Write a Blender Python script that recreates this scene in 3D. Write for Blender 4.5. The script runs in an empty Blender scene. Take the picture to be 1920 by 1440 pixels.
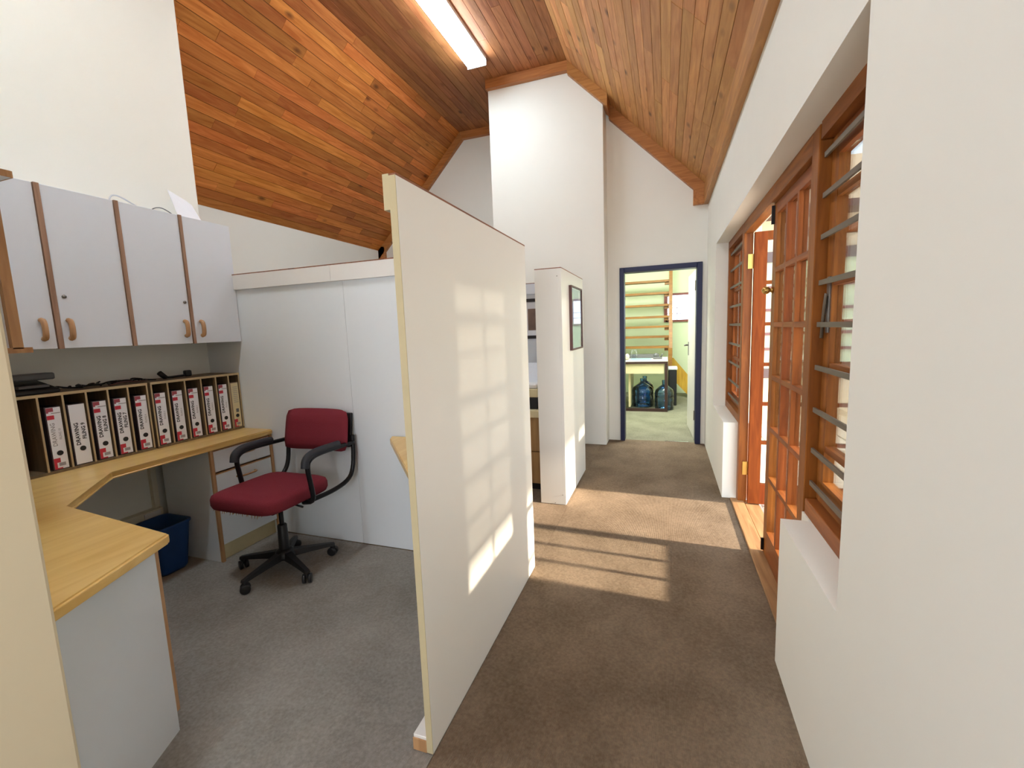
import bpy, bmesh, math, random
from mathutils import Vector, Matrix
random.seed(7)
S = bpy.context.scene
COL = S.collection
PI = math.pi

# ---------------------------------------------------------------- camera
F_PX = 821.4
pitch, yaw, roll = -0.121348, -0.339211, -0.037309
cy, sy, cp, sp = math.cos(yaw), math.sin(yaw), math.cos(pitch), math.sin(pitch)
Fw = Vector((sy*cp, cy*cp, sp)); Rt = Vector((cy, -sy, 0)); Up = Rt.cross(Fw)
R2 = math.cos(roll)*Rt + math.sin(roll)*Up
U2 = -math.sin(roll)*Rt + math.cos(roll)*Up
cam = bpy.data.cameras.new('camera'); cam.sensor_width = 36; cam.lens = F_PX/1920*36; cam.clip_start = 0.02
camo = bpy.data.objects.new('camera', cam); COL.objects.link(camo)
m = Matrix((R2, U2, -Fw)).transposed().to_4x4(); m.translation = Vector((0, 0, 1.35))
camo.matrix_world = m
S.camera = camo

# ---------------------------------------------------------------- world, sun, lamps, exposure
S.view_settings.view_transform = 'Standard'
S.view_settings.look = 'None'
S.view_settings.gamma = 1
S.view_settings.use_curve_mapping = False
S.view_settings.exposure = 1.0
W = bpy.data.worlds.new('sky'); S.world = W; W.use_nodes = True
W.node_tree.nodes['Background'].inputs[0].default_value = (0.78, 0.90, 1.0, 1)
W.node_tree.nodes['Background'].inputs[1].default_value = 2.2
sun = bpy.data.lights.new('sun', 'SUN'); sun.energy = 9.0; sun.angle = math.radians(2.0); sun.color = (1.0, 0.86, 0.68)
suno = bpy.data.objects.new('sun', sun); COL.objects.link(suno)
suno.rotation_euler = Vector((-1, 0.035, -0.305)).to_track_quat('-Z', 'Y').to_euler()

def area(name, loc, direction, sx, sy_, power, col, spread=None):
    l = bpy.data.lights.new(name, 'AREA'); l.shape = 'RECTANGLE'; l.size = sx; l.size_y = sy_; l.energy = power; l.color = col
    if spread: l.spread = math.radians(spread)
    o = bpy.data.objects.new(name, l); COL.objects.link(o); o.location = loc
    o.rotation_euler = Vector(direction).to_track_quat('-Z', 'Y').to_euler()
    return o
area('rear_window_daylight', (-0.15, -2.12, 1.55), (0, 1, -0.05), 1.3, 1.2, 26, (0.93, 0.96, 1.0))
area('store_fill', (-0.1, 6.2, 3.1), (0, 0.25, -1), 1.2, 1.2, 75, (0.97, 1.0, 0.94))  # unseen lamp under the store ceiling, added to brighten the green room

# ---------------------------------------------------------------- materials
def newmat(name):
    mt = bpy.data.materials.new(name); mt.use_nodes = True
    return mt, mt.node_tree, mt.node_tree.nodes['Principled BSDF']
def srgb(r, g, b):
    f = lambda c: (c/255/12.92) if c/255 <= 0.04045 else ((c/255+0.055)/1.055)**2.4
    return (f(r), f(g), f(b), 1)
def plain(name, col, rough=0.5, metal=0.0, noise=0.06, scale=30, bump=0.0, spec=0.5):
    mt, nt, b = newmat(name)
    b.inputs['Roughness'].default_value = rough; b.inputs['Metallic'].default_value = metal
    b.inputs['Specular IOR Level'].default_value = spec
    tc = nt.nodes.new('ShaderNodeTexCoord'); n = nt.nodes.new('ShaderNodeTexNoise')
    n.inputs['Scale'].default_value = scale; n.inputs['Detail'].default_value = 4
    nt.links.new(tc.outputs['Object'], n.inputs['Vector'])
    mx = nt.nodes.new('ShaderNodeMix'); mx.data_type = 'RGBA'
    c = col
    mx.inputs[6].default_value = (c[0]*(1-noise), c[1]*(1-noise), c[2]*(1-noise), 1)
    mx.inputs[7].default_value = (min(1, c[0]*(1+noise)), min(1, c[1]*(1+noise)), min(1, c[2]*(1+noise)), 1)
    nt.links.new(n.outputs[0], mx.inputs[0]); nt.links.new(mx.outputs[2], b.inputs['Base Color'])
    if bump:
        bp = nt.nodes.new('ShaderNodeBump'); bp.inputs['Strength'].default_value = bump; bp.inputs['Distance'].default_value = 0.004
        nt.links.new(n.outputs[0], bp.inputs['Height']); nt.links.new(bp.outputs[0], b.inputs['Normal'])
    return mt
def wood(name, dark, light, axis='Y', rough=0.4, vary=0.0, grain=9, knots=False, spec=0.5):
    mt, nt, b = newmat(name)
    N = nt.nodes.new; L = nt.links.new
    b.inputs['Roughness'].default_value = rough
    b.inputs['Specular IOR Level'].default_value = spec
    geo = N('ShaderNodeNewGeometry'); oi = N('ShaderNodeObjectInfo')
    mul = N('ShaderNodeVectorMath'); mul.operation = 'SCALE'; mul.inputs[3].default_value = 37.0
    cmb = N('ShaderNodeCombineXYZ')
    for i in range(3): L(oi.outputs['Random'], cmb.inputs[i])
    L(cmb.outputs[0], mul.inputs[0])
    add = N('ShaderNodeVectorMath'); add.operation = 'ADD'
    L(geo.outputs['Position'], add.inputs[0]); L(mul.outputs[0], add.inputs[1])
    mp = N('ShaderNodeMapping'); s = [grain, grain, grain]; s['XYZ'.index(axis)] = grain*0.09
    mp.inputs['Scale'].default_value = s
    L(add.outputs[0], mp.inputs[0])
    n = N('ShaderNodeTexNoise'); n.inputs['Scale'].default_value = 3; n.inputs['Detail'].default_value = 6; n.inputs['Distortion'].default_value = 1.2
    L(mp.outputs[0], n.inputs['Vector'])
    cr = N('ShaderNodeValToRGB'); cr.color_ramp.elements[0].position = 0.3; cr.color_ramp.elements[1].position = 0.7
    cr.color_ramp.elements[0].color = dark; cr.color_ramp.elements[1].color = light
    L(n.outputs[0], cr.inputs[0]); out = cr.outputs[0]
    if vary:
        wn = N('ShaderNodeTexWhiteNoise'); wn.noise_dimensions = '1D'; L(oi.outputs['Random'], wn.inputs[1])
        mr = N('ShaderNodeMapRange'); mr.inputs[3].default_value = 1-vary; mr.inputs[4].default_value = 1+vary*0.7
        L(wn.outputs[0], mr.inputs[0])
        hs = N('ShaderNodeHueSaturation'); L(out, hs.inputs['Color']); L(mr.outputs[0], hs.inputs['Value'])
        mr2 = N('ShaderNodeMapRange'); mr2.inputs[3].default_value = 0.494; mr2.inputs[4].default_value = 0.508
        L(oi.outputs['Random'], mr2.inputs[0]); L(mr2.outputs[0], hs.inputs['Hue'])
        out = hs.outputs[0]
    if knots:
        mp2 = N('ShaderNodeMapping'); s2 = [5.5, 5.5, 5.5]; s2['XYZ'.index(axis)] = 2.6; mp2.inputs['Scale'].default_value = s2
        L(add.outputs[0], mp2.inputs[0])
        v = N('ShaderNodeTexVoronoi'); v.inputs['Scale'].default_value = 1.0; L(mp2.outputs[0], v.inputs['Vector'])
        r2 = N('ShaderNodeValToRGB'); r2.color_ramp.elements[0].position = 0.05; r2.color_ramp.elements[0].color = (0.14, 0.10, 0.09, 1)
        r2.color_ramp.elements[1].position = 0.16; r2.color_ramp.elements[1].color = (1, 1, 1, 1)
        L(v.outputs['Distance'], r2.inputs[0])
        mx = N('ShaderNodeMix'); mx.data_type = 'RGBA'; mx.blend_type = 'MULTIPLY'; mx.inputs[0].default_value = 0.75
        L(out, mx.inputs[6]); L(r2.outputs[0], mx.inputs[7]); out = mx.outputs[2]
    L(out, b.inputs['Base Color'])
    bp = N('ShaderNodeBump'); bp.inputs['Strength'].default_value = 0.08; L(n.outputs[0], bp.inputs['Height']); L(bp.outputs[0], b.inputs['Normal'])
    return mt
def emit(name, col, strength):
    mt, nt, b = newmat(name)
    b.inputs['Emission Color'].default_value = col; b.inputs['Emission Strength'].default_value = strength
    b.inputs['Base Color'].default_value = col
    return mt
def glassmat(name, tint=(1, 1, 1, 1), rough=0.0, refl=0.9):
    mt, nt, b = newmat(name); nt.nodes.remove(b)
    out = nt.nodes['Material Output']; t = nt.nodes.new('ShaderNodeBsdfTransparent'); t.inputs[0].default_value = tint
    g = nt.nodes.new('ShaderNodeBsdfGlossy'); g.inputs['Roughness'].default_value = rough
    fr = nt.nodes.new('ShaderNodeFresnel'); fr.inputs[0].default_value = 1.45
    ml = nt.nodes.new('ShaderNodeMath'); ml.operation = 'MULTIPLY'; ml.inputs[1].default_value = refl
    nt.links.new(fr.outputs[0], ml.inputs[0])
    mx = nt.nodes.new('ShaderNodeMixShader'); nt.links.new(ml.outputs[0], mx.inputs[0])
    nt.links.new(t.outputs[0], mx.inputs[1]); nt.links.new(g.outputs[0], mx.inputs[2]); nt.links.new(mx.outputs[0], out.inputs[0])
    return mt
def filtermat(name, col, trans):
    mt, nt, b = newmat(name); b.inputs['Base Color'].default_value = col; b.inputs['Roughness'].default_value = 0.9
    out = nt.nodes['Material Output']; t = nt.nodes.new('ShaderNodeBsdfTransparent'); mx = nt.nodes.new('ShaderNodeMixShader')
    mx.inputs[0].default_value = trans
    nt.links.new(b.outputs[0], mx.inputs[1]); nt.links.new(t.outputs[0], mx.inputs[2]); nt.links.new(mx.outputs[0], out.inputs[0])
    return mt
def carpet(name, c1, c2):
    mt, nt, b = newmat(name); b.inputs['Roughness'].default_value = 0.95; b.inputs['Specular IOR Level'].default_value = 0.15
    N = nt.nodes.new; L = nt.links.new
    tc = N('ShaderNodeTexCoord'); n = N('ShaderNodeTexNoise'); n.inputs['Scale'].default_value = 90; n.inputs['Detail'].default_value = 5
    n2 = N('ShaderNodeTexNoise'); n2.inputs['Scale'].default_value = 3.5; n2.inputs['Detail'].default_value = 5
    L(tc.outputs['Object'], n.inputs['Vector']); L(tc.outputs['Object'], n2.inputs['Vector'])
    w = N('ShaderNodeTexWave'); w.inputs['Scale'].default_value = 70; w.inputs['Distortion'].default_value = 1.5
    L(tc.outputs['Object'], w.inputs['Vector'])
    a = N('ShaderNodeMath'); a.operation = 'MULTIPLY_ADD'; a.inputs[1].default_value = 0.5; L(n2.outputs[0], a.inputs[0])
    h = N('ShaderNodeMath'); h.operation = 'MULTIPLY'; h.inputs[1].default_value = 0.5; L(n.outputs[0], h.inputs[0]); L(h.outputs[0], a.inputs[2])
    cr = N('ShaderNodeValToRGB'); cr.color_ramp.elements[0].position = 0.35; cr.color_ramp.elements[1].position = 0.65
    cr.color_ramp.elements[0].color = c1; cr.color_ramp.elements[1].color = c2
    L(a.outputs[0], cr.inputs[0]); L(cr.outputs[0], b.inputs['Base Color'])
    ad = N('ShaderNodeMath'); ad.operation = 'ADD'; L(n.outputs[0], ad.inputs[0]); L(w.outputs[0], ad.inputs[1])
    bp = N('ShaderNodeBump'); bp.inputs['Strength'].default_value = 0.5; bp.inputs['Distance'].default_value = 0.004
    L(ad.outputs[0], bp.inputs['Height']); L(bp.outputs[0], b.inputs['Normal'])
    return mt

M = {}
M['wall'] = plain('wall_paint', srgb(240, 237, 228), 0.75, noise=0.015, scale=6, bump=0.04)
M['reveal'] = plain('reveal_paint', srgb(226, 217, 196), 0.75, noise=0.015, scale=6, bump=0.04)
M['near_dimmed'] = plain('near_wall_dimmed', srgb(212, 198, 168), 0.75, noise=0.015, scale=6, bump=0.04)  # wall colour yellowed and darkened, its weaker light put into the tone
M['green'] = plain('green_paint', srgb(218, 228, 198), 0.8, noise=0.02, scale=5)
M['laminate'] = plain('white_laminate', srgb(228, 232, 236), 0.35, noise=0.01)
M['cool_laminate'] = plain('cool_white_laminate', srgb(226, 230, 238), 0.3, noise=0.01)
M['panel'] = plain('partition_board', srgb(234, 231, 224), 0.32, noise=0.012, scale=4)
M['panel_edge'] = plain('partition_raw_edge', srgb(196, 182, 146), 0.6, noise=0.08, scale=12)
M['brown_edge'] = wood('brown_edging', srgb(110, 66, 44), srgb(160, 104, 76), 'Y', 0.5)
M['oak_edge'] = wood('oak_edging', srgb(166, 122, 80), srgb(198, 154, 110), 'Z', 0.45)
M['strip'] = wood('strip_oak', srgb(140, 106, 84), srgb(172, 136, 112), 'Z', 0.45)
M['desk'] = wood('desk_beech', srgb(218, 174, 96), srgb(234, 198, 126), 'Y', 0.28, grain=6)
M['carpet'] = carpet('corridor_carpet', srgb(104, 88, 71), srgb(140, 121, 102))
M['carpet_glare'] = carpet('cubicle_carpet_glare', srgb(134, 128, 121), srgb(164, 158, 151))  # paler and greyer than corridor carpet, cubicle floor glare put into colour
M['carpet3'] = carpet('store_carpet', srgb(118, 116, 98), srgb(150, 148, 128))
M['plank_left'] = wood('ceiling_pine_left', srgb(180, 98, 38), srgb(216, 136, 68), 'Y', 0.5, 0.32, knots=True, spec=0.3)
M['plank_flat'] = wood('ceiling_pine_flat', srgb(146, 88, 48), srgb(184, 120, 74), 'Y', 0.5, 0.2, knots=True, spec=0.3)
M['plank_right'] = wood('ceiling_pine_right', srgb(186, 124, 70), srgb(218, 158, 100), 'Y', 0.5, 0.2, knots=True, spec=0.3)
M['groove'] = plain('ceiling_backing', srgb(58, 30, 14), 0.9)
M['beam'] = wood('trim_pine', srgb(160, 98, 46), srgb(196, 132, 72), 'Y', 0.45, 0.05)
M['beamx'] = wood('trim_pine_cross', srgb(160, 98, 46), srgb(196, 132, 72), 'X', 0.45, 0.05)
M['joinery'] = wood('meranti', srgb(126, 66, 24), srgb(166, 94, 38), 'Z', 0.45, 0.06, spec=0.25)
M['joineryh'] = wood('meranti_rail', srgb(126, 68, 30), srgb(166, 98, 48), 'Y', 0.45, 0.06, spec=0.25)
M['redleaf'] = wood('meranti_red', srgb(116, 52, 16), srgb(146, 72, 26), 'Z', 0.6, 0.04, spec=0.15)
M['sillwood'] = wood('threshold_timber', srgb(140, 100, 62), srgb(178, 136, 92), 'Y', 0.6)
M['iron'] = plain('painted_iron', srgb(112, 100, 86), 0.5, 0.2)
M['brass'] = plain('brass', srgb(196, 160, 88), 0.3, 0.9)
M['chrome'] = plain('chrome', srgb(200, 200, 204), 0.2, 1.0)
M['steel'] = plain('dull_steel', srgb(130, 126, 120), 0.35, 0.8)
M['blue'] = plain('blue_door_paint', srgb(16, 26, 70), 0.45, noise=0.05)
M['white'] = plain('white_gloss', srgb(232, 228, 224), 0.35, noise=0.01)
M['paper'] = plain('paper', srgb(238, 238, 244), 0.8, noise=0.01)
M['cream'] = plain('cream_board', srgb(222, 208, 166), 0.7)
M['black'] = plain('black_plastic', srgb(26, 25, 28), 0.45)
M['blackmetal'] = plain('black_metal', srgb(20, 19, 22), 0.38, 0.3)
M['armpad'] = plain('armrest_rubber', srgb(42, 43, 50), 0.55)
M['fabric'] = plain('maroon_fabric', srgb(128, 48, 58), 0.9, noise=0.14, scale=260, bump=0.4, spec=0.15)
M['binder'] = plain('binder_board', srgb(52, 38, 44), 0.6, noise=0.5, scale=400)
M['binder_beige'] = plain('beige_binder_board', srgb(150, 130, 110), 0.6, noise=0.1, scale=200)
M['red'] = plain('red_print', srgb(196, 48, 66), 0.6, noise=0.02)
M['redtop'] = plain('dull_red_print', srgb(160, 72, 84), 0.6, noise=0.02)
M['greyprint'] = plain('grey_print', srgb(158, 152, 158), 0.7)
M['ink'] = plain('ink', srgb(58, 58, 66), 0.8)
M['faint'] = plain('faded_ink', srgb(150, 148, 154), 0.8)
M['shelf'] = wood('file_shelf_board', srgb(100, 82, 60), srgb(130, 110, 84), 'Z', 0.55)
M['shelfedge'] = plain('file_shelf_edge', srgb(184, 162, 124), 0.6)
M['blueplastic'] = plain('blue_plastic', srgb(18, 62, 120), 0.5)
M['bottle'] = glassmat('blue_bottle_plastic', (0.42, 0.66, 0.97, 1), 0.08, 2.2)
M['glass'] = glassmat('window_glass', (0.97, 0.98, 0.97, 1), 0.0, 0.8)
M['frostplate'] = glassmat('clear_pane_far', (0.95, 0.97, 1, 1), 0.0, 0.5)
M['tube'] = emit('fluorescent_diffuser', (0.76, 0.90, 1.0, 1), 19.0)
M['tube_fill'] = emit('fluorescent_diffuser_fill', (0.78, 0.91, 1.0, 1), 36.0)  # stronger glow for the unseen fixture added to fill the near area
M['fixture'] = plain('fixture_white', srgb(230, 232, 236), 0.5)
M['frameblack'] = plain('frame_black', srgb(34, 26, 30), 0.4)
M['framebrown'] = plain('frame_dark_brown', srgb(84, 48, 44), 0.45)
M['print_green'] = plain('poster_green', srgb(200, 224, 212), 0.5, noise=0.08, scale=9)
M['print_blue'] = plain('poster_blue', srgb(178, 190, 212), 0.5, noise=0.15, scale=7)
M['photo'] = plain('photo_print', srgb(120, 96, 84), 0.4, noise=0.6, scale=9)
M['cabinet_brown'] = wood('brown_cabinet', srgb(140, 104, 62), srgb(176, 138, 88), 'Z', 0.5)
M['tread'] = wood('stair_pine', srgb(122, 80, 28), srgb(154, 108, 44), 'X', 0.5)
M['tread_yellow'] = wood('stair_stringer', srgb(176, 132, 34), srgb(206, 164, 60), 'Z', 0.5)
M['darktable'] = plain('dark_table_frame', srgb(56, 32, 26), 0.5)
M['redbrown'] = plain('red_brown_frame', srgb(126, 62, 56), 0.5)
M['paving'] = plain('paving', srgb(206, 192, 180), 0.85, noise=0.15, scale=12, bump=0.2)
M['mortar'] = plain('mortar', srgb(180, 160, 140), 0.9)
M['peach'] = plain('peach_plaster', srgb(236, 212, 184), 0.85, noise=0.02)
M['shade'] = filtermat('sun_filter_sheet', srgb(236, 224, 196), 0.2)  # made-up sheet that lets only part of the sun through
M['teal'] = plain('teal_mat', srgb(150, 196, 200), 0.5)
M['greydark'] = plain('grey_plastic', srgb(96, 96, 98), 0.5)
M['greenlamp'] = plain('pale_plastic', srgb(205, 208, 214), 0.5)

# ---------------------------------------------------------------- helpers
ORG = {}
def tag(o, label=None, cat=None, group=None, kind=None):
    if label: o['label'] = label
    if cat: o['category'] = cat
    if group: o['group'] = group
    if kind: o['kind'] = kind
    return o
def thing(name, label, cat, loc=(0, 0, 0), rotz=0, group=None, local=False):
    o = bpy.data.objects.new(name, None); COL.objects.link(o); o.empty_display_size = 0.05
    o.location = loc; o.rotation_euler = (0, 0, rotz)
    ORG[o.name] = Vector((0, 0, 0)) if local else Vector(loc)
    return tag(o, label, cat, group)
def link(name, bm, mat, parent=None, smooth=False, kind=None, label=None):
    """links a bmesh given in world coordinates (or thing-local ones) as one object whose origin is its own centre"""
    off = ORG.get(parent.name, Vector()) if parent else Vector()
    lo = Vector((min(v.co[i] for v in bm.verts) for i in range(3))); hi = Vector((max(v.co[i] for v in bm.verts) for i in range(3)))
    c = Vector(((lo.x+hi.x)/2, (lo.y+hi.y)/2, lo.z))
    bmesh.ops.translate(bm, verts=bm.verts, vec=-c)
    bmesh.ops.recalc_face_normals(bm, faces=bm.faces)
    me = bpy.data.meshes.new(name); bm.to_mesh(me); bm.free()
    for mt in (mat if isinstance(mat, (list, tuple)) else [mat]): me.materials.append(mt)
    if smooth:
        for p in me.polygons: p.use_smooth = True
    o = bpy.data.objects.new(name, me); COL.objects.link(o)
    if parent: o.parent = parent
    o.location = c - off
    ORG[o.name] = c
    if kind: o['kind'] = kind
    if label: o['label'] = label
    return o
def abox(bm, x0, x1, y0, y1, z0, z1, bev=0.0, seg=1):
    v = [bm.verts.new((x, y, z)) for x in (x0, x1) for y in (y0, y1) for z in (z0, z1)]
    fs = [bm.faces.new([v[i] for i in q]) for q in ((0, 1, 3, 2), (4, 6, 7, 5), (0, 4, 5, 1), (2, 3, 7, 6), (0, 2, 6, 4), (1, 5, 7, 3))]
    if bev:
        es = list({e for f in fs for e in f.edges})
        bmesh.ops.bevel(bm, geom=es, offset=bev, segments=seg, affect='EDGES', profile=0.5)
    return v
def box(name, x0, x1, y0, y1, z0, z1, mat, parent=None, bev=0.0, seg=1, **k):
    bm = bmesh.new(); abox(bm, x0, x1, y0, y1, z0, z1, bev, seg)
    return link(name, bm, mat, parent, **k)
def prism(name, pts, axis, a0, a1, mat, parent=None, bev=0.0, seg=1, **k):
    """extrudes a polygon along an axis: for 'Z' pts are (x,y), for 'Y' (x,z), for 'X' (y,z)"""
    bm = bmesh.new()
    def P(p, a): return {'Z': (p[0], p[1], a), 'Y': (p[0], a, p[1]), 'X': (a, p[0], p[1])}[axis]
    lo = [bm.verts.new(P(p, a0)) for p in pts]; hi = [bm.verts.new(P(p, a1)) for p in pts]
    n = len(pts); bm.faces.new(lo); bm.faces.new(hi)
    for i in range(n): bm.faces.new((lo[i], lo[(i+1) % n], hi[(i+1) % n], hi[i]))
    if bev:
        bmesh.ops.bevel(bm, geom=[e for e in bm.edges], offset=bev, segments=seg, affect='EDGES')
    return link(name, bm, mat, parent, **k)
def atube(bm, pts, r, n=8, closed=False):
    pts = [Vector(p) for p in pts]; rings = []
    rs = r if isinstance(r, (list, tuple)) else [r]*len(pts)
    prev = None
    for i, p in enumerate(pts):
        t = (pts[min(i+1, len(pts)-1)] - pts[max(i-1, 0)]).normalized()
        if prev is None:
            a = Vector((0, 0, 1)) if abs(t.z) < 0.9 else Vector((1, 0, 0)); u = t.cross(a).normalized()
        else:
            u = (prev - t*prev.dot(t)).normalized()
        prev = u; w = t.cross(u)
        rings.append([bm.verts.new(p + rs[i]*(math.cos(2*PI*k/n)*u + math.sin(2*PI*k/n)*w)) for k in range(n)])
    for i in range(len(rings)-1):
        for k in range(n): bm.faces.new((rings[i][k], rings[i][(k+1) % n], rings[i+1][(k+1) % n], rings[i+1][k]))
    bm.faces.new(rings[0]); bm.faces.new(rings[-1])
def tube(name, pts, r, mat, parent=None, n=8, **k):
    bm = bmesh.new(); atube(bm, pts, r, n); return link(name, bm, mat, parent, smooth=k.pop('smooth', True), **k)
def smoothpts(pts, it=2):
    pts = [Vector(p) for p in pts]
    for _ in range(it):
        q = [pts[0]]
        for a, b in zip(pts, pts[1:]): q += [a*0.75+b*0.25, a*0.25+b*0.75]
        q.append(pts[-1]); pts = q
    return pts
def lathe(name, prof, cx, cy_, mat, parent=None, n=24, **k):
    bm = bmesh.new(); rings = []
    for r, z in prof:
        rings.append([bm.verts.new((cx+r*math.cos(2*PI*i/n), cy_+r*math.sin(2*PI*i/n), z)) for i in range(n)])
    for a, b in zip(rings, rings[1:]):
        for i in range(n): bm.faces.new((a[i], a[(i+1) % n], b[(i+1) % n], b[i]))
    bm.faces.new(rings[0]); bm.faces.new(rings[-1])
    return link(name, bm, mat, parent, smooth=True, **k)
def dup(o, parent=None):
    c = o.copy(); COL.objects.link(c)
    if parent: c.parent = parent
    ORG[c.name] = ORG.get(o.name, Vector())
    for ch in list(o.children): dup(ch, c)
    return c
def struct(o): o['kind'] = 'structure'; return o
def text(name, s, size, mtx, mat, parent, bold=0.0, sx=1.0):
    cu = bpy.data.curves.new('t', 'FONT'); cu.body = s; cu.size = size; cu.extrude = 0.0004; cu.offset = bold; cu.resolution_u = 2
    cu.align_x = 'CENTER'; cu.align_y = 'CENTER'
    t = bpy.data.objects.new('t', cu); COL.objects.link(t)
    dg = bpy.context.evaluated_depsgraph_get(); me = bpy.data.meshes.new_from_object(t.evaluated_get(dg))
    bpy.data.objects.remove(t)
    me.transform(Matrix.Diagonal((sx, 1, 1, 1))); me.name = name
    me.transform(mtx.to_3x3().to_4x4())
    me.materials.clear(); me.materials.append(mat)
    o = bpy.data.objects.new(name, me); COL.objects.link(o); o.parent = parent
    o.location = mtx.translation - ORG.get(parent.name, Vector()); ORG[o.name] = mtx.translation
    return o

# ================================================================ SETTING
XR = 0.42           # right wall face
XL = -3.08          # left wall face
XD = -4.25          # deep left wall
CZ = 4.155          # flat ceiling
def ceil_r(x): return CZ - 0.98*(x+1.0)
def ceil_l(x): return CZ - 1.0*(-2.76-x)

struct(box('floor', -0.70, XR+0.06, -2.3, 5.3, -0.05, 0.0, M['carpet']))
struct(box('floor', XD, -0.702, -2.3, 2.235, -0.05, 0.0, M['carpet_glare']))
struct(box('floor', XD, -0.7015, 2.237, 6.2, -0.05, 0.0, M['carpet']))
struct(box('floor', -1.9, 0.9, 5.3, 9.3, -0.052, -0.001, M['carpet3']))
struct(box('ceiling', -1.95, -0.632, 6.21, 9.3, 3.3, 3.4, M['cream']))

# walls
struct(box('wall_left', XD-0.2, XL, 0.36, 2.30, 0, 3.95, M['wall'], bev=0.006, seg=2))
struct(box('wall_left', XD-0.2, XD, 2.28, 6.2, 0, 2.9, M['wall']))
struct(box('wall_near', XD-0.2, -1.29, 0.36, 0.52, 0, 4.3, M['near_dimmed'], bev=0.008, seg=2))
struct(box('wall_back', -4.4, -1.7, 6.05, 6.2, 0, 4.3, M['wall']))
struct(box('wall_column', -1.925, -0.635, 5.0, 6.2, 0, 4.3, M['wall'], bev=0.006, seg=2))
# right back wall with door hole x -0.498..0.371  z<2.01
bm = bmesh.new()
abox(bm, -0.64, -0.50, 5.26, 5.38, 0, 4.0); abox(bm, 0.374, 0.66, 5.26, 5.38, 0, 4.0); abox(bm, -0.50, 0.374, 5.26, 5.38, 2.012, 4.0)
struct(link('wall_back', bm, M['wall']))
# right wall: opening y 1.25..4.38, z 0.6..2.045 (windows) ; door 1.86..3.62 down to the floor
bm = bmesh.new()
abox(bm, XR, 0.66, -2.3, 1.26, 0, 4.0)
abox(bm, XR, 0.66, 4.385, 5.4, 0, 4.0)
abox(bm, XR, 0.66, 1.26, 4.385, 2.045, 4.0)
abox(bm, XR, 0.66, 1.26, 1.85, 0, 0.595); abox(bm, 0.515, 0.66, 1.85, 1.945, 0, 0.595)
abox(bm, XR, 0.66, 3.625, 4.385, 0, 0.595)
wr = struct(link('wall_right', bm, M['wall']))
# rear wall behind the camera, with a window opening
bm = bmesh.new()
abox(bm, -4.4, -0.85, -2.3, -2.2, 0, 4.3); abox(bm, 0.55, 0.66, -2.3, -2.2, 0, 4.3)
abox(bm, -0.85, 0.55, -2.3, -2.2, 0, 0.9); abox(bm, -0.85, 0.55, -2.3, -2.2, 2.2, 4.3)
struct(link('wall_rear', bm, M['wall']))
w = struct(box('window_3', -0.85, 0.55, -2.28, -2.22, 0.9, 0.95, M['joinery']))
for q in ((-0.85, -0.80, 0.95, 2.2), (0.50, 0.55, 0.95, 2.2), (-0.80, 0.50, 2.15, 2.2), (-0.17, -0.13, 0.95, 2.15)):
    box('window_frame', q[0], q[1], -2.28, -2.22, q[2], q[3], M['joinery'], w)
struct(box('wall_left', XD-0.2, XD, -2.3, 0.4, 0, 2.9, M['wall']))

# far store room shell
struct(box('wall_store_left', -2.0, -1.9, 6.2, 9.3, 0, 3.3, M['green']))
struct(box('wall_store_right', 0.85, 0.95, 5.38, 9.3, 0, 3.3, M['green']))
bm = bmesh.new()   # back wall with window hole x 0.0..0.86? z 1.42..1.93
abox(bm, -1.9, 0.02, 9.2, 9.3, 0, 3.3); abox(bm, 0.02, 0.85, 9.2, 9.3, 0, 1.42); abox(bm, 0.02, 0.85, 9.2, 9.3, 1.93, 3.3); abox(bm, 0.80, 0.85, 9.2, 9.3, 1.42, 1.93)
struct(link('wall_store_back', bm, M['green']))
struct(box('ceiling', -0.63, 0.95, 5.42, 9.3, 3.3, 3.4, M['white']))
bm = bmesh.new(); abox(bm, -0.63, -0.50, 5.381, 5.40, 0, 3.3); abox(bm, 0.40, 0.85, 5.381, 5.40, 0, 3.3); abox(bm, -0.5, 0.4, 5.381, 5.40, 2.02, 3.3)
struct(link('wall_store_front', bm, M['green']))

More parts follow.
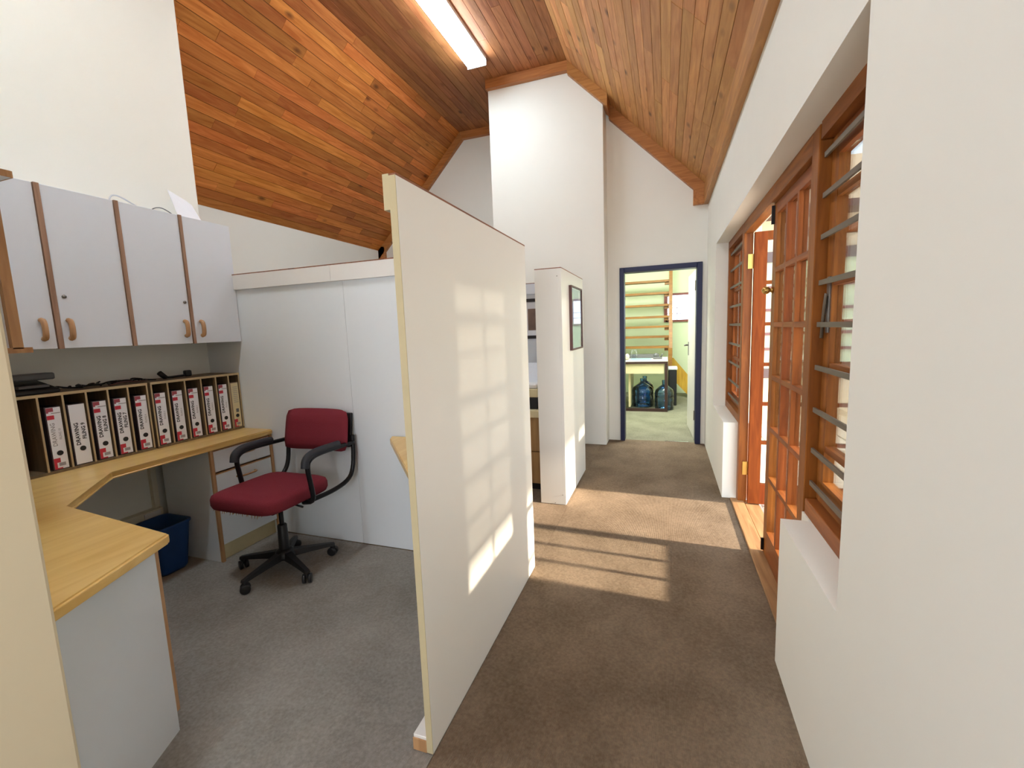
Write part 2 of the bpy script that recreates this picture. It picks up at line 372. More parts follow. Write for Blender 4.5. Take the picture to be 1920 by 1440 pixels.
# ceilings: backing slab + one object for each board
BOARD = None
def board_mesh(mat):
    bm = bmesh.new(); v = abox(bm, -0.5, 0.5, -0.5, 0.5, 0, 1)
    # bevel the lower long edges a little so that V joints show
    me = bpy.data.meshes.new('board'); bm.to_mesh(me); bm.free(); me.materials.append(mat); return me
def ceiling_plane(p0, p1, y0, y1, mat, width, lmin, lmax, rng):
    """p0,p1: (x,z) ends of the slope"""
    a = Vector((p0[0], 0, p0[1])); b = Vector((p1[0], 0, p1[1])); d = (b-a); ln = d.length; d.normalize()
    n = Vector((d.z, 0, -d.x));
    if n.z > 0: n = -n                     # n points down into the room
    bmx = bmesh.new()
    q = [a - n*0.016 - d*0.05, b - n*0.016 + d*0.03, b - n*0.12 + d*0.05, a - n*0.12 - d*0.08]
    lo = [bmx.verts.new((p.x, y0, p.z)) for p in q]; hi = [bmx.verts.new((p.x, y1, p.z)) for p in q]
    bmx.faces.new(lo); bmx.faces.new(hi)
    for i in range(4): bmx.faces.new((lo[i], lo[(i+1) % 4], hi[(i+1) % 4], hi[i]))
    c = struct(link('ceiling', bmx, M['groove']))
    org = ORG[c.name]; me = board_mesh(mat); rows = round(ln/width); wd = ln/rows
    for r in range(rows):
        y = y0 - rng.uniform(0, lmax*0.6); mid = a + d*(wd*(r+0.5))
        while y < y1:
            l = rng.uniform(lmin, lmax); ye = min(y+l, y1); ys = max(y, y0); y = ye if ye < y1 else y1+1
            if y1 - ye < 0.25: ye = y1; y = y1+1
            if ye - ys < 0.05: continue
            o = bpy.data.objects.new('plank', me); COL.objects.link(o); o.parent = c
            th = 0.016 + rng.uniform(-0.0012, 0.0012)
            X = d*(wd-0.004); Y = Vector((0, ye-ys-0.002, 0)); Z = n*th
            mm = Matrix(((X.x, Y.x, Z.x, 0), (X.y, Y.y, Z.y, 0), (X.z, Y.z, Z.z, 0), (0, 0, 0, 1)))
            pos = mid - n*0.016 + Vector((0, (ys+ye)/2, 0)) - org
            mm.translation = pos
            o.matrix_local = mm
rng = random.Random(3)
ceiling_plane((-2.76, CZ), (XD, ceil_l(XD)), -2.3, 6.05, M['plank_left'], 0.092, 0.35, 1.9, rng)
ceiling_plane((-2.76, CZ), (-1.0, CZ), -2.3, 6.05, M['plank_flat'], 0.092, 1.2, 3.2, rng)
ceiling_plane((-1.0, CZ), (XR+0.02, ceil_r(XR+0.02)), -2.3, 5.4, M['plank_right'], 0.084, 0.7, 2.6, rng)

# timber cornice
def slope_beam(name, x0, x1, f, y0, y1, h, mat, parent=None):
    return prism(name, [(x0, f(x0)+0.01), (x1, f(x1)+0.01), (x1, f(x1)-h), (x0, f(x0)-h)], 'Y', y0, y1, mat, parent)
t1 = struct(box('trim_1', 0.375, 0.425, -2.2, 5.26, 2.60, 2.80, M['beam'], bev=0.003))                 # along the right wall
t2 = struct(slope_beam('trim_2', -0.60, 0.375, ceil_r, 5.20, 5.27, 0.150, M['beamx']))                  # right back slope
struct(box('trim_3', 0.27, 0.376, 5.205, 5.268, 2.60, 2.93, M['beam'], bev=0.003))                       # short end post
struct(slope_beam('trim_4', -1.0, -0.585, ceil_r, 4.94, 5.01, 0.125, M['beamx']))                        # column, sloping
struct(prism('trim_5', [(-1.93, CZ+0.01), (-0.998, CZ+0.01), (-0.998, CZ-0.095), (-1.93, CZ-0.095)], 'Y', 4.94, 5.01, M['beamx']))
struct(slope_beam('trim_6', -0.64, -0.585, ceil_r, 5.01, 5.21, 0.125, M['beamx']))                       # column return
struct(prism('trim_7', [(-2.76, CZ+0.01), (-1.93, CZ+0.01), (-1.93, CZ-0.095), (-2.725, CZ-0.095)], 'Y', 5.99, 6.06, M['beamx']))
struct(prism('trim_8', [(XD, ceil_l(XD)), (-2.76, CZ), (-2.725, CZ-0.095), (XD, ceil_l(XD)-0.135)], 'Y', 5.99, 6.06, M['beamx']))
struct(box('trim_9', XD, XD+0.11, 5.99, 6.055, 2.46, 2.72, M['beam']))

# ---------------- far doorway: blue steel frame and white leaf
d1 = struct(box('door_1', -0.500, -0.450, 5.235, 5.40, 0, 2.01, M['blue'], bev=0.004))
box('frame_jamb', 0.318, 0.374, 5.235, 5.40, 0, 2.01, M['blue'], d1, bev=0.004)
box('frame_head', -0.450, 0.318, 5.235, 5.40, 1.955, 2.01, M['blue'], d1, bev=0.004)
ang = math.radians(4)
lf = prism('door_leaf', [(0.316, 5.41), (0.356, 5.41), (0.318, 6.22), (0.278, 6.22)], 'Z', 0.01, 1.95, M['white'], d1)
for z in (0.24, 1.72): box('hinge', 0.310, 0.330, 5.396, 5.409, z, z+0.11, M['iron'], d1)
box('handle_plate', 0.275, 0.284, 6.09, 6.13, 0.95, 1.12, M['steel'], lf)
tube('door_handle', [(0.28, 6.11, 1.08), (0.235, 6.11, 1.08), (0.232, 6.00, 1.08)], 0.010, M['steel'], lf)
struct(box('trim_10', -0.0, 0.25, 5.29, 5.312, 0.0, 0.004, M['chrome']))

# ---------------- the long opening in the right wall: timber frame
FX0, FX1 = 0.52, 0.578
o1 = struct(box('door_2', FX0, FX1, 2.03, 3.55, 1.965, 2.045, M['joineryh'], bev=0.002))
box('frame_jamb', FX0, FX1, 3.55, 3.635, 0, 2.045, M['joinery'], o1, bev=0.002)
box('frame_jamb', FX0, FX0+0.045, 1.952, 2.034, 0.0, 2.045, M['joinery'], o1, bev=0.003)
box('frame_jamb', FX0+0.045, FX1, 1.932, 2.034, 0.0, 2.045, M['joinery'], o1, bev=0.003)
box('threshold', 0.475, 0.56, 1.86, 3.60, -0.02, 0.014, M['sillwood'], o1, bev=0.003)
box('threshold', 0.565, 0.66, 1.86, 3.60, -0.02, 0.006, M['sillwood'], o1, bev=0.003)
# glazed leaf builder in a local plane: u along the leaf, n across it
ROWZ = [0.175, 0.475, 0.760, 1.045, 1.330, 1.617, 1.925]
def leaf(parent, name, P, wdt, mat, math_, hang):
    """P(u, t, z) -> world point; 3 x 6 glazed leaf"""
    bm = bmesh.new()
    def pb(nm, u0, u1, z0, z1, t0=0.0, t1=0.04, mt=mat, par=None):
        bm = bmesh.new(); v = [bm.verts.new(P(u, t, z)) for u in (u0, u1) for t in (t0, t1) for z in (z0, z1)]
        for q in ((0, 1, 3, 2), (4, 6, 7, 5), (0, 4, 5, 1), (2, 3, 7, 6), (0, 2, 6, 4), (1, 5, 7, 3)): bm.faces.new([v[i] for i in q])
        return link(nm, bm, mt, par)
    L_ = pb(name, 0, 0.078, 0.015, 1.962, par=parent)
    st = 0.078
    pb('stile', wdt-st, wdt, 0.015, 1.962, par=L_)
    pb('bottom_rail', st, wdt-st, 0.015, 0.165, mt=math_, par=L_)
    pb('top_rail', st, wdt-st, 1.905, 1.962, mt=math_, par=L_)
    cw = (wdt-2*st)/3
    for k in (1, 2): pb('glazing_bar', st+cw*k-0.014, st+cw*k+0.014, 0.165, 1.905, 0.0, 0.038, par=L_)
    for z in ROWZ[1:-1]:
        for k in range(3):
            pb('glazing_bar', st+cw*k+0.014*(k > 0), st+cw*(k+1)-0.014*(k < 2), z-0.012, z+0.012, 0.0, 0.036, mt=math_, par=L_)
    zz = [0.165]+[q for q in ROWZ[1:-1]]+[1.905]
    for i in range(6):
        for k in range(3):
            u0 = st+cw*k+(0.014 if k else 0); u1 = st+cw*(k+1)-(0.014 if k < 2 else 0)
            pb('pane', u0, u1, zz[i]+(0.012 if i else 0), zz[i+1]-(0.012 if i < 5 else 0), 0.018, 0.022, mt=M['glass'], par=L_)
    return L_
cl = leaf(o1, 'door_leaf', lambda u, t, z: (0.545+t, 2.0345+u, z), 0.735, M['joinery'], M['joineryh'], 0)
ol = leaf(o1, 'door_leaf', lambda u, t, z: (0.580+u, 3.546-t, z), 0.735, M['redleaf'], M['redleaf'], 0)
bmk = bmesh.new(); bmesh.ops.create_icosphere(bmk, subdivisions=3, radius=0.021, matrix=Matrix.Translation((0.512, 2.735, 1.515)))
link('door_knob', bmk, M['brass'], cl, smooth=True)
tube('knob_stem', [(0.545, 2.735, 1.515), (0.53, 2.735, 1.515)], [0.018, 0.009], M['brass'], cl)
for z in (0.22, 1.72): box('hinge', 0.545, 0.579, 3.540, 3.5495, z, z+0.10, M['brass'], o1)
box('bolt', 0.530, 0.545, 2.745, 2.757, 1.86, 1.955, M['blackmetal'], cl)
box('bolt', 0.530, 0.545, 2.745, 2.757, 0.03, 0.10, M['blackmetal'], cl)

BARZ = [1.93, 1.79, 1.645, 1.482, 1.33, 1.17, 1.008, 0.85, 0.72]
def window(name, y0, y1, cas0, cas1, latch=False):
    w = struct(box(name, FX0+0.0, FX1, y0, y1, 0.595, 0.655, M['joineryh'], bev=0.002))
    box('frame_head', FX0, FX1, y0, y1, 1.985, 2.045, M['joineryh'], w)
    if name == 'window_1':
        box('frame_jamb', FX0, FX1, y0, y0+0.05, 0.655, 1.985, M['joinery'], w)
    else:
        box('frame_jamb', FX0, FX1, y1-0.05, y1, 0.655, 1.985, M['joinery'], w)
    s = box('casement', 0.556, 0.590, cas1-0.066, cas1, 0.66, 1.98, M['joinery'], w)
    box('stile', 0.556, 0.590, cas0, cas0+0.06, 0.66, 1.98, M['joinery'], s)
    box('rail', 0.556, 0.590, cas0+0.06, cas1-0.066, 1.91, 1.98, M['joineryh'], s)
    box('rail', 0.556, 0.590, cas0+0.06, cas1-0.066, 0.66, 0.745, M['joineryh'], s)
    rz = [1.78, 1.478, 1.178, 0.872] if name == 'window_1' else [1.62, 1.33, 1.045]
    for z in rz: box('glazing_bar', 0.558, 0.588, cas0+0.06, cas1-0.066, z-0.012, z+0.012, M['joineryh'], s)
    zs = [0.745]+sorted(rz)+[1.91]
    for a, b in zip(zs, zs[1:]):
        box('pane', 0.572, 0.576, cas0+0.06, cas1-0.066, a+0.012*(a > 0.75), b-0.012*(b < 1.9), M['glass'], s)
    box('glazing_bar', 0.558, 0.588, (cas0+cas1)/2-0.012, (cas0+cas1)/2+0.012, 0.745, 1.91, M['joinery'], s)
    for z in BARZ:
        box('security_bar', 0.532, 0.540, y0+0.01, y1, z-0.009, z+0.009, M['iron'], w)
    if latch:
        box('latch_plate', 0.550, 0.5559, cas1-0.055, cas1-0.030, 1.30, 1.50, M['steel'], s)
        tube('window_latch', [(0.555, cas1-0.045, 1.43), (0.546, cas1-0.04, 1.44), (0.544, cas1-0.035, 1.40), (0.546, cas1-0.02, 1.36), (0.544, cas1-0.015, 1.28)], 0.006, M['iron'], s)
    return w
window('window_1', 1.262, 1.932, 1.312, 1.931, True)
window('window_2', 3.635, 4.384, 3.636, 4.334)

# ================================================================ OUTSIDE COURT
yard = struct(box('floor_court', 0.66, 7.0, -3, 6.7, -0.10, -0.045, M['mortar']))
bm = bmesh.new(); abox(bm, -0.2, 0.2, -0.2, 0.2, 0, 0.035, 0.004); pm = bpy.data.meshes.new('paver'); bm.to_mesh(pm); bm.free(); pm.materials.append(M['paving'])
rp = random.Random(5)
for i in range(10):
    for j in range(16):
        o = bpy.data.objects.new('paver', pm); COL.objects.link(o); o.parent = yard
        o.location = Vector((0.88+i*0.412, 0.3+j*0.412, -0.045+rp.uniform(-0.002, 0.003))) - ORG[yard.name]
fac = struct(box('wall_court', 0.95, 7.0, 6.6, 6.75, -0.05, 0.60, M['peach']))
box('plaster', 0.95, 7.0, 6.62, 6.75, 2.23, 3.3, M['peach'], fac)
win = thing('court_window', 'wide brown timber window with pale green panels seen across the court', 'window', (3.6, 6.6, 0.60))
box('sill', 0.95, 6.2, 6.54, 6.66, 0.60, 0.72, M['framebrown'], win)
box('head', 0.95, 6.2, 6.58, 6.66, 2.10, 2.23, M['framebrown'], win)
box('infill_panel', 0.95, 6.2, 6.63, 6.66, 0.72, 2.10, M['green'], win)
for z in (0.98, 1.18, 1.49, 1.78): box('bar', 0.95, 6.2, 6.585, 6.628, z-0.018, z+0.018, M['redbrown'], win)
for x in (1.05, 1.62, 2.5, 3.4, 4.3): box('mullion', x-0.03, x+0.03, 6.58, 6.629, 0.72, 2.10, M['framebrown'], win)
box('soffit_board', 0.66, 4.9, 6.2, 6.6, 2.62, 2.70, M['framebrown'], fac)
# eave along the court; its hanging sheet is added to cut and dim sun
pg = thing('court_sun_filter', 'added cream sun filter hanging from a timber eave beam beyond the courtyard', 'sunfilter', (5.0, 3.0, 0))
box('eave_beam', 4.95, 5.05, -2.5, 6.48, 3.6, 3.75, M['framebrown'], pg)
box('sun_filter_sheet', 4.985, 4.992, -2.5, 6.45, 2.13, 3.6, M['shade'], pg)
for y in (-2.4, 6.41): box('post', 4.94, 5.06, y-0.06, y+0.06, -0.045, 3.6, M['framebrown'], pg)

# ================================================================ FLUORESCENT LIGHTS
def tube_light(y0, y1, label, tm):
    t = thing('ceiling_light', label, 'light', (-1.86, (y0+y1)/2, CZ-0.085), group='fluorescent ceiling lights')
    box('housing', -1.965, -1.755, y0, y1, CZ-0.035, CZ-0.002, M['fixture'], t)
    box('diffuser', -1.955, -1.765, y0+0.01, y1-0.01, CZ-0.085, CZ-0.035, tm, t, bev=0.01, seg=2)
    box('end_cap', -1.965, -1.755, y0, y0+0.01, CZ-0.088, CZ-0.035, M['fixture'], t)
    box('end_cap', -1.965, -1.755, y1-0.01, y1, CZ-0.088, CZ-0.035, M['fixture'], t)
tube_light(3.02, 4.55, 'long bright fluorescent light on the flat boarded ceiling in front of the column', M['tube'])
tube_light(-0.3, 1.23, 'second fluorescent light added as fill on the ceiling above the near desk, out of frame', M['tube_fill'])

# ================================================================ PARTITIONS
a = thing('partition', 'tall cream partition panel standing edge-on in the middle, nearest to the camera', 'partition', (-0.711, 1.67, 0), group='office partitions')
box('panel', -0.722, -0.700, 1.09, 2.262, 0.004, 1.785, M['panel'], a)
box('top_edge', -0.7225, -0.6995, 1.09, 2.262, 1.785, 1.791, M['brown_edge'], a)
box('front_edge', -0.7222, -0.7003, 1.087, 1.0895, 0.004, 1.785, M['panel_edge'], a)
box('top_batten', -0.742, -0.7222, 1.088, 2.238, 1.695, 1.791, M['panel_edge'], a)
box('bottom_batten', -0.772, -0.7222, 1.09, 2.238, 0.0, 0.055, M['white'], a, bev=0.002)
box('batten_end', -0.772, -0.7222, 1.086, 1.0895, 0.003, 0.045, M['oak_edge'], a)
b = thing('partition', 'long white partition behind the maroon office chair, running to the left wall', 'partition', (-1.9, 2.251, 0), group='office partitions')
box('panel', -1.86, -0.7223, 2.24, 2.262, 0.004, 1.785, M['laminate'], b)
box('panel', XL, -1.862, 2.24, 2.262, 0.004, 1.785, M['laminate'], b)
box('top_edge', XL, -0.7223, 2.218, 2.262, 1.785, 1.791, M['brown_edge'], b)
box('top_batten', -1.93, -0.7425, 2.219, 2.2395, 1.690, 1.785, M['white'], b)
box('top_batten', -2.738, -1.932, 2.219, 2.2395, 1.690, 1.785, M['white'], b)
p = thing('partition', 'thick white partition block with framed poster, between the panel and the column', 'partition', (-0.815, 3.6, 0), group='office partitions')
box('front_panel', -0.914, -0.737, 3.175, 3.195, 0.004, 1.785, M['panel'], p)
box('side_panel', -0.7365, -0.715, 3.175, 4.05, 0.004, 1.785, M['panel'], p)
box('back_panel', -0.914, -0.893, 3.196, 4.05, 0.004, 1.785, M['panel'], p)
box('top_edge', -0.9145, -0.7145, 3.174, 4.05, 1.785, 1.791, M['brown_edge'], p)
for q in ((-0.745, 1.73), (-0.74, 0.08), (-0.80, 0.012)):
    bmk = bmesh.new(); bmesh.ops.create_icosphere(bmk, subdivisions=1, radius=0.004, matrix=Matrix.Translation((q[0], 3.174, q[1])))
    link('screw', bmk, M['steel'], p)
c = thing('partition', 'white partition at the back of the second cubicle, seen through the gap', 'partition', (-1.8, 4.11, 0), group='office partitions')
box('panel', XD+0.01, -0.916, 4.10, 4.122, 0.004, 1.785, M['cool_laminate'], c)
box('top_edge', XD+0.01, -0.916, 4.08, 4.122, 1.785, 1.791, M['brown_edge'], c)
box('top_batten', XD+0.01, -0.916, 4.08, 4.0995, 1.69, 1.785, M['cool_laminate'], c)

# framed poster on the block partition
f = thing('framed_poster', 'tall framed pale green and blue poster hanging on the block partition', 'picture', (-0.70, 3.67, 1.18))
PZ0, PZ1, PY0, PY1 = 1.175, 1.685, 3.44, 3.90
box('backing', -0.7149, -0.706, PY0+0.012, PY1-0.012, PZ0+0.012, PZ1-0.012, M['paper'], f)
box('frame_side', -0.7149, -0.692, PY0, PY0+0.014, PZ0, PZ1, M['framebrown'], f)
box('frame_side', -0.7149, -0.692, PY1-0.014, PY1, PZ0, PZ1, M['framebrown'], f)
box('frame_top', -0.7149, -0.692, PY0+0.014, PY1-0.014, PZ1-0.012, PZ1, M['framebrown'], f)
box('frame_bottom', -0.7149, -0.692, PY0+0.014, PY1-0.014, PZ0, PZ0+0.012, M['framebrown'], f)
box('print', -0.7059, -0.705, PY0+0.02, PY1-0.02, PZ0+0.235, PZ1-0.02, M['print_blue'], f, label='blue upper half of the poster')
box('print', -0.7059, -0.705, PY0+0.02, PY1-0.02, PZ0+0.018, PZ0+0.234, M['print_green'], f, label='pale green lower half of the poster')
box('print_mark', -0.7049, -0.7045, PY1-0.11, PY1-0.05, PZ1-0.10, PZ1-0.03, M['paper'], f)
box('print_mark', -0.7049, -0.7045, PY0+0.04, PY0+0.13, PZ1-0.13, PZ1-0.05, M['print_green'], f)
box('glass', -0.700, -0.6985, PY0+0.0141, PY1-0.0141, PZ0+0.0121, PZ1-0.0121, M['frostplate'], f)

# second cubicle things seen through the gap
f = thing('framed_photo', 'black framed photograph on the partition inside the second cubicle', 'picture', (-1.30, 4.09, 1.27))
box('frame_top', -1.55, -0.98, 4.078, 4.0999, 1.615, 1.645, M['frameblack'], f)
box('frame_bottom', -1.55, -0.98, 4.078, 4.0999, 1.265, 1.295, M['frameblack'], f)
box('frame_side', -1.58, -1.5501, 4.078, 4.0999, 1.265, 1.645, M['frameblack'], f)
box('frame_side', -0.9799, -0.95, 4.078, 4.0999, 1.265, 1.645, M['frameblack'], f)
box('mat_board', -1.55, -0.98, 4.092, 4.0999, 1.295, 1.615, M['paper'], f)
box('print', -1.255, -1.05, 4.089, 4.0919, 1.345, 1.55, M['photo'], f)
f = thing('office_desk', 'brown pedestal desk with pale top inside the second cubicle', 'desk', (-1.30, 3.72, 0))
box('plinth', -1.62, -0.98, 3.46, 4.04, 0, 0.06, M['black'], f)
box('carcass', -1.64, -0.96, 3.44, 4.06, 0.06, 0.63, M['cabinet_brown'], f)
box('drawer_front', -1.63, -0.97, 3.42, 3.4395, 0.065, 0.335, M['cabinet_brown'], f)
box('drawer_front', -1.63, -0.97, 3.42, 3.4395, 0.345, 0.625, M['cabinet_brown'], f)
box('desktop', -1.70, -0.93, 3.40, 4.075, 0.63, 0.69, M['cream'], f, bev=0.003)
f = thing('printer', 'white desktop printer with black base on the brown desk', 'printer', (-1.25, 3.7, 0.69))
box('base', -1.5, -1.0, 3.46, 3.95, 0.69, 0.79, M['black'], f, bev=0.006)
box('body', -1.5, -1.0, 3.46, 3.95, 0.79, 0.86, M['cream'], f, bev=0.006)
box('body_top', -1.49, -1.01, 3.47, 3.94, 0.861, 0.90, M['white'], f, bev=0.008)
prism('paper_tray', [(3.60, 0.90), (3.62, 0.90), (3.90, 1.03), (3.90, 1.045), (3.86, 1.045)], 'X', -1.44, -1.02, M['greenlamp'], f)
box('brown_board', -1.16, -0.99, 4.05, 4.075, 0.69, 1.22, M['cabinet_brown'])
tag(bpy.data.objects['brown_board'], 'narrow brown board leaning upright on the cubicle partition behind the printer', 'board')
bpy.data.objects['brown_board'].name = 'leaning_board'

# ================================================================ DESK (left cubicle)
dk = thing('corner_desk', 'pale beech L-shaped corner desk built along the left wall', 'desk', (-2.6, 1.4, 0))
top = [(XL+0.002, 0.522), (-1.345, 0.522), (-1.515, 0.905), (-2.19, 0.955), (-2.55, 1.30), (-2.545, 2.238), (XL+0.002, 2.238)]
def off_poly(): return top
prism('desktop', top, 'Z', 0.705, 0.74, M['desk'], dk, bev=0.007, seg=3)
# end panel below the oblique end
E0, E1 = Vector((-1.605, 0.905)), Vector((-1.44, 0.535)); dv = (E1-E0).normalized(); nv = Vector((-dv.y, dv.x))
if nv.x > 0: nv = -nv
prism('end_panel', [tuple(E0), tuple(E1), tuple(E1+nv*0.018), tuple(E0+nv*0.018)], 'Z', 0.0, 0.704, M['laminate'], dk)
Eb = E0 - dv*0.0155
prism('panel_edge', [tuple(E0-dv*0.0003), tuple(Eb), tuple(Eb+nv*0.020), tuple(E0-dv*0.0003+nv*0.020)], 'Z', 0.07, 0.704, M['oak_edge'], dk)
# drawer pedestal
ped = thing('drawer_pedestal', 'white three-drawer pedestal with oak edging under the corner desk', 'drawer unit', (-2.8, 2.03, 0))
box('side_panel', -3.0, -2.575, 1.80, 1.818, 0, 0.704, M['laminate'], ped)
box('side_panel', -3.0, -2.575, 2.218, 2.236, 0, 0.704, M['laminate'], ped)
box('side_edge', -2.575, -2.558, 1.80, 1.818, 0, 0.704, M['oak_edge'], ped)
box('side_edge', -2.575, -2.558, 2.218, 2.236, 0, 0.704, M['oak_edge'], ped)
box('back_panel', -2.70, -2.69, 1.818, 2.218, 0.09, 0.70, M['cabinet_brown'], ped)
box('plinth', -2.60, -2.59, 1.818, 2.218, 0.0, 0.10, M['cream'], ped)
for z0, z1 in ((0.565, 0.692), (0.405, 0.548), (0.105, 0.388)):
    dr = box('drawer', -2.585, -2.562, 1.822, 2.214, z0, z1, M['laminate'], ped, bev=0.001)
    box('drawer_edge', -2.585, -2.5615, 1.822, 2.214, z1, z1+0.006, M['oak_edge'], dr)
    zc = z1-0.05
    tube('handle', smoothpts([(-2.562, 1.955, zc), (-2.535, 1.96, zc), (-2.53, 2.02, zc), (-2.535, 2.08, zc), (-2.562, 2.085, zc)], 1), 0.006, M['oak_edge'], dr)
# cable duct and pipe under the desk
t = thing('cable_trunking', 'beige cable trunking on the wall under the corner desk', 'trunking', (XL+0.03, 1.2, 0.22))
box('duct', XL+0.001, XL+0.05, 0.54, 1.79, 0.225, 0.315, M['reveal'], t)
box('duct_riser', XL+0.001, XL+0.03, 1.76, 1.79, 0.316, 0.70, M['reveal'], t)
box('socket', XL+0.051, XL+0.062, 1.68, 1.77, 0.235, 0.305, M['white'], t)
# waste bin
bm = bmesh.new()
def rr(cx, cy_, hx, hy, r, z, n=4):
    o = []
    for sx_, sy2, a0 in ((1, 1, 0), (-1, 1, PI/2), (-1, -1, PI), (1, -1, 1.5*PI)):
        for k in range(n+1):
            a_ = a0 + PI/2*k/n; o.append(bm.verts.new((cx+sx_*(hx-r)+r*math.cos(a_), cy_+sy2*(hy-r)+r*math.sin(a_), z)))
    return o
BC = (-2.83, 1.645)
rings = [rr(*BC, 0.088, 0.072, 0.03, 0.004), rr(*BC, 0.095, 0.08, 0.03, 0.02), rr(*BC, 0.118, 0.105, 0.035, 0.275), rr(*BC, 0.125, 0.112, 0.035, 0.285), rr(*BC, 0.125, 0.112, 0.035, 0.297),
         rr(*BC, 0.112, 0.099, 0.033, 0.295), rr(*BC, 0.090, 0.075, 0.03, 0.02)]
for r0, r1 in zip(rings, rings[1:]):
    n = len(r0)
    for k in range(n): bm.faces.new((r0[k], r0[(k+1) % n], r1[(k+1) % n], r1[k]))
bm.faces.new(rings[0]); bm.faces.new(rings[-1])
tag(link('waste_bin', bm, M['blueplastic'], smooth=True), 'blue plastic waste bin on the carpet under the corner desk', 'bin')

# worktop corner in the same cubicle, behind the near panel
w = thing('corner_worktop', 'small beech worktop corner showing left of the near partition panel', 'desk', (-1.0, 2.0, 0))
prism('desktop', [(-0.776, 2.217), (-1.57, 2.217), (-1.545, 2.16), (-0.85, 1.36), (-0.776, 1.36)], 'Z', 0.705, 0.74, M['desk'], w, bev=0.004, seg=2)
prism('bracket', [(2.236, 0.45), (2.236, 0.704), (1.9, 0.704)], 'X', -0.95, -0.93, M['laminate'], w)
box('support_panel', -0.80, -0.782, 1.45, 2.2, 0.056, 0.704, M['laminate'], w)

# ================================================================ WALL CABINETS
cab = thing('wall_cabinet', 'long white wall cabinet with four doors and oak strips on the left wall', 'cabinet', (-2.9, 1.6, 1.345), group='wall cabinets')
CX = -2.74
box('carcass', XL+0.001, CX-0.021, 0.86, 2.237, 1.345, 2.105, M['cool_laminate'], cab)
for y0, y1, hy, lock in ((0.955, 1.269, 1.225, False), (1.295, 1.583, 1.325, 1.322), (1.607, 1.909, 1.875, 1.888), (1.931, 2.236, 1.972, False)):
    d = box('door', CX-0.020, CX, y0, y1, 1.345, 2.105, M['cool_laminate'], cab, bev=0.001)
    z = 1.435
    tube('handle', smoothpts([(CX, hy, z-0.044), (CX+0.016, hy, z-0.040), (CX+0.022, hy, z-0.018), (CX+0.022, hy, z+0.018), (CX+0.016, hy, z+0.040), (CX, hy, z+0.044)], 1), 0.012, M['oak_edge'], d)
    if lock:
        tube('lock', [(CX, lock, 1.592), (CX+0.004, lock, 1.592)], 0.009, M['steel'], d, n=12)
        tube('key_slot', [(CX+0.004, lock, 1.592), (CX+0.006, lock, 1.592)], 0.004, M['steel'], d)
for y0, y1 in ((1.270, 1.294), (1.584, 1.606), (1.910, 1.930)):
    box('oak_strip', CX-0.0205, CX+0.006, y0+0.002, y1-0.002, 1.343, 2.107, M['strip'], cab)
n2 = thing('wall_cabinet', 'white wall cabinet end with oak edge beside the near wall corner', 'cabinet', (-2.5, 0.69, 1.34), group='wall cabinets')
box('carcass', XL+0.001, -2.085, 0.521, 0.84, 1.355, 1.895, M['cool_laminate'], n2)
box('end_edge', -2.086, -2.065, 0.841, 0.868, 1.35, 1.895, M['oak_edge'], n2)
box('bottom_board', XL+0.001, -2.065, 0.521, 0.890, 1.336, 1.3545, M['oak_edge'], n2)
tb = box('top_board', XL+0.001, -1.985, 0.521, 0.872, 1.8955, 1.9165, M['cool_laminate'], n2)
box('top_edge', XL+0.001, -1.983, 0.8722, 0.876, 1.8955, 1.9165, M['oak_edge'], tb)
box('top_edge', -1.9848, -1.982, 0.60, 0.872, 1.8955, 1.9165, M['oak_edge'], tb)

# card and cables on top
bm = bmesh.new()
v = [bm.verts.new(q) for q in ((-2.90, 2.035, 2.107), (-2.90, 2.19, 2.107), (-2.99, 2.185, 2.255), (-2.99, 2.15, 2.275), (-2.99, 2.04, 2.315))]
bm.faces.new(v); r = bmesh.ops.extrude_face_region(bm, geom=bm.faces[:]); bmesh.ops.translate(bm, verts=[e for e in r['geom'] if isinstance(e, bmesh.types.BMVert)], vec=(0.004, 0, 0.002))
tag(link('paper_card', bm, M['paper']), 'white paper card leaning upright on top of the long wall cabinet', 'card')
tag(tube('loose_cable', smoothpts([(-2.80, 1.60, 2.111), (-2.80, 1.615, 2.15), (-2.81, 1.66, 2.155), (-2.83, 1.73, 2.135), (-2.84, 1.80, 2.111), (-2.86, 1.86, 2.111)], 3), 0.004, M['greenlamp'], n=6), 'grey white cable loop on the wall cabinet above the second oak strip', 'cable')
tag(tube('loose_cable', smoothpts([(-2.80, 1.80, 2.111), (-2.80, 1.83, 2.135), (-2.80, 1.865, 2.142), (-2.80, 1.90, 2.13), (-2.80, 1.935, 2.111)], 3), 0.0028, M['greydark'], n=6), 'thin dark cable loop on the wall cabinet beside the white card', 'cable')

# ================================================================ FILE SHELF AND BINDERS
FXF = -2.80
def file_unit(divs, label):
    t = thing('file_shelf', label, 'shelf', (-2.94, (divs[0]+divs[-1])/2, 0.74), group='pigeonhole file shelves')
    y0, y1 = divs[0]-0.004, divs[-1]+0.004
    box('bottom_board', XL+0.002, FXF, y0, y1, 0.741, 0.753, M['shelf'], t)
    box('top_board', XL+0.002, FXF, y0, y1, 1.118, 1.130, M['shelf'], t)
    box('top_edge', FXF, FXF+0.002, y0, y1, 1.117, 1.131, M['shelfedge'], t)
    box('back_board', XL+0.002, XL+0.008, y0, y1, 0.753, 1.118, M['shelf'], t)
    for y in divs:
        dd = box('divider', XL+0.009, FXF-0.001, y-0.004, y+0.004, 0.753, 1.118, M['shelf'], t)
        box('divider_edge', FXF-0.001, FXF+0.001, y-0.004, y+0.004, 0.753, 1.117, M['shelfedge'], dd)
    return t
DV1 = [1.098, 1.190, 1.283, 1.376, 1.469, 1.562, 1.657]
DV2 = [1.680, 1.768, 1.868, 1.968, 2.066, 2.155, 2.232]
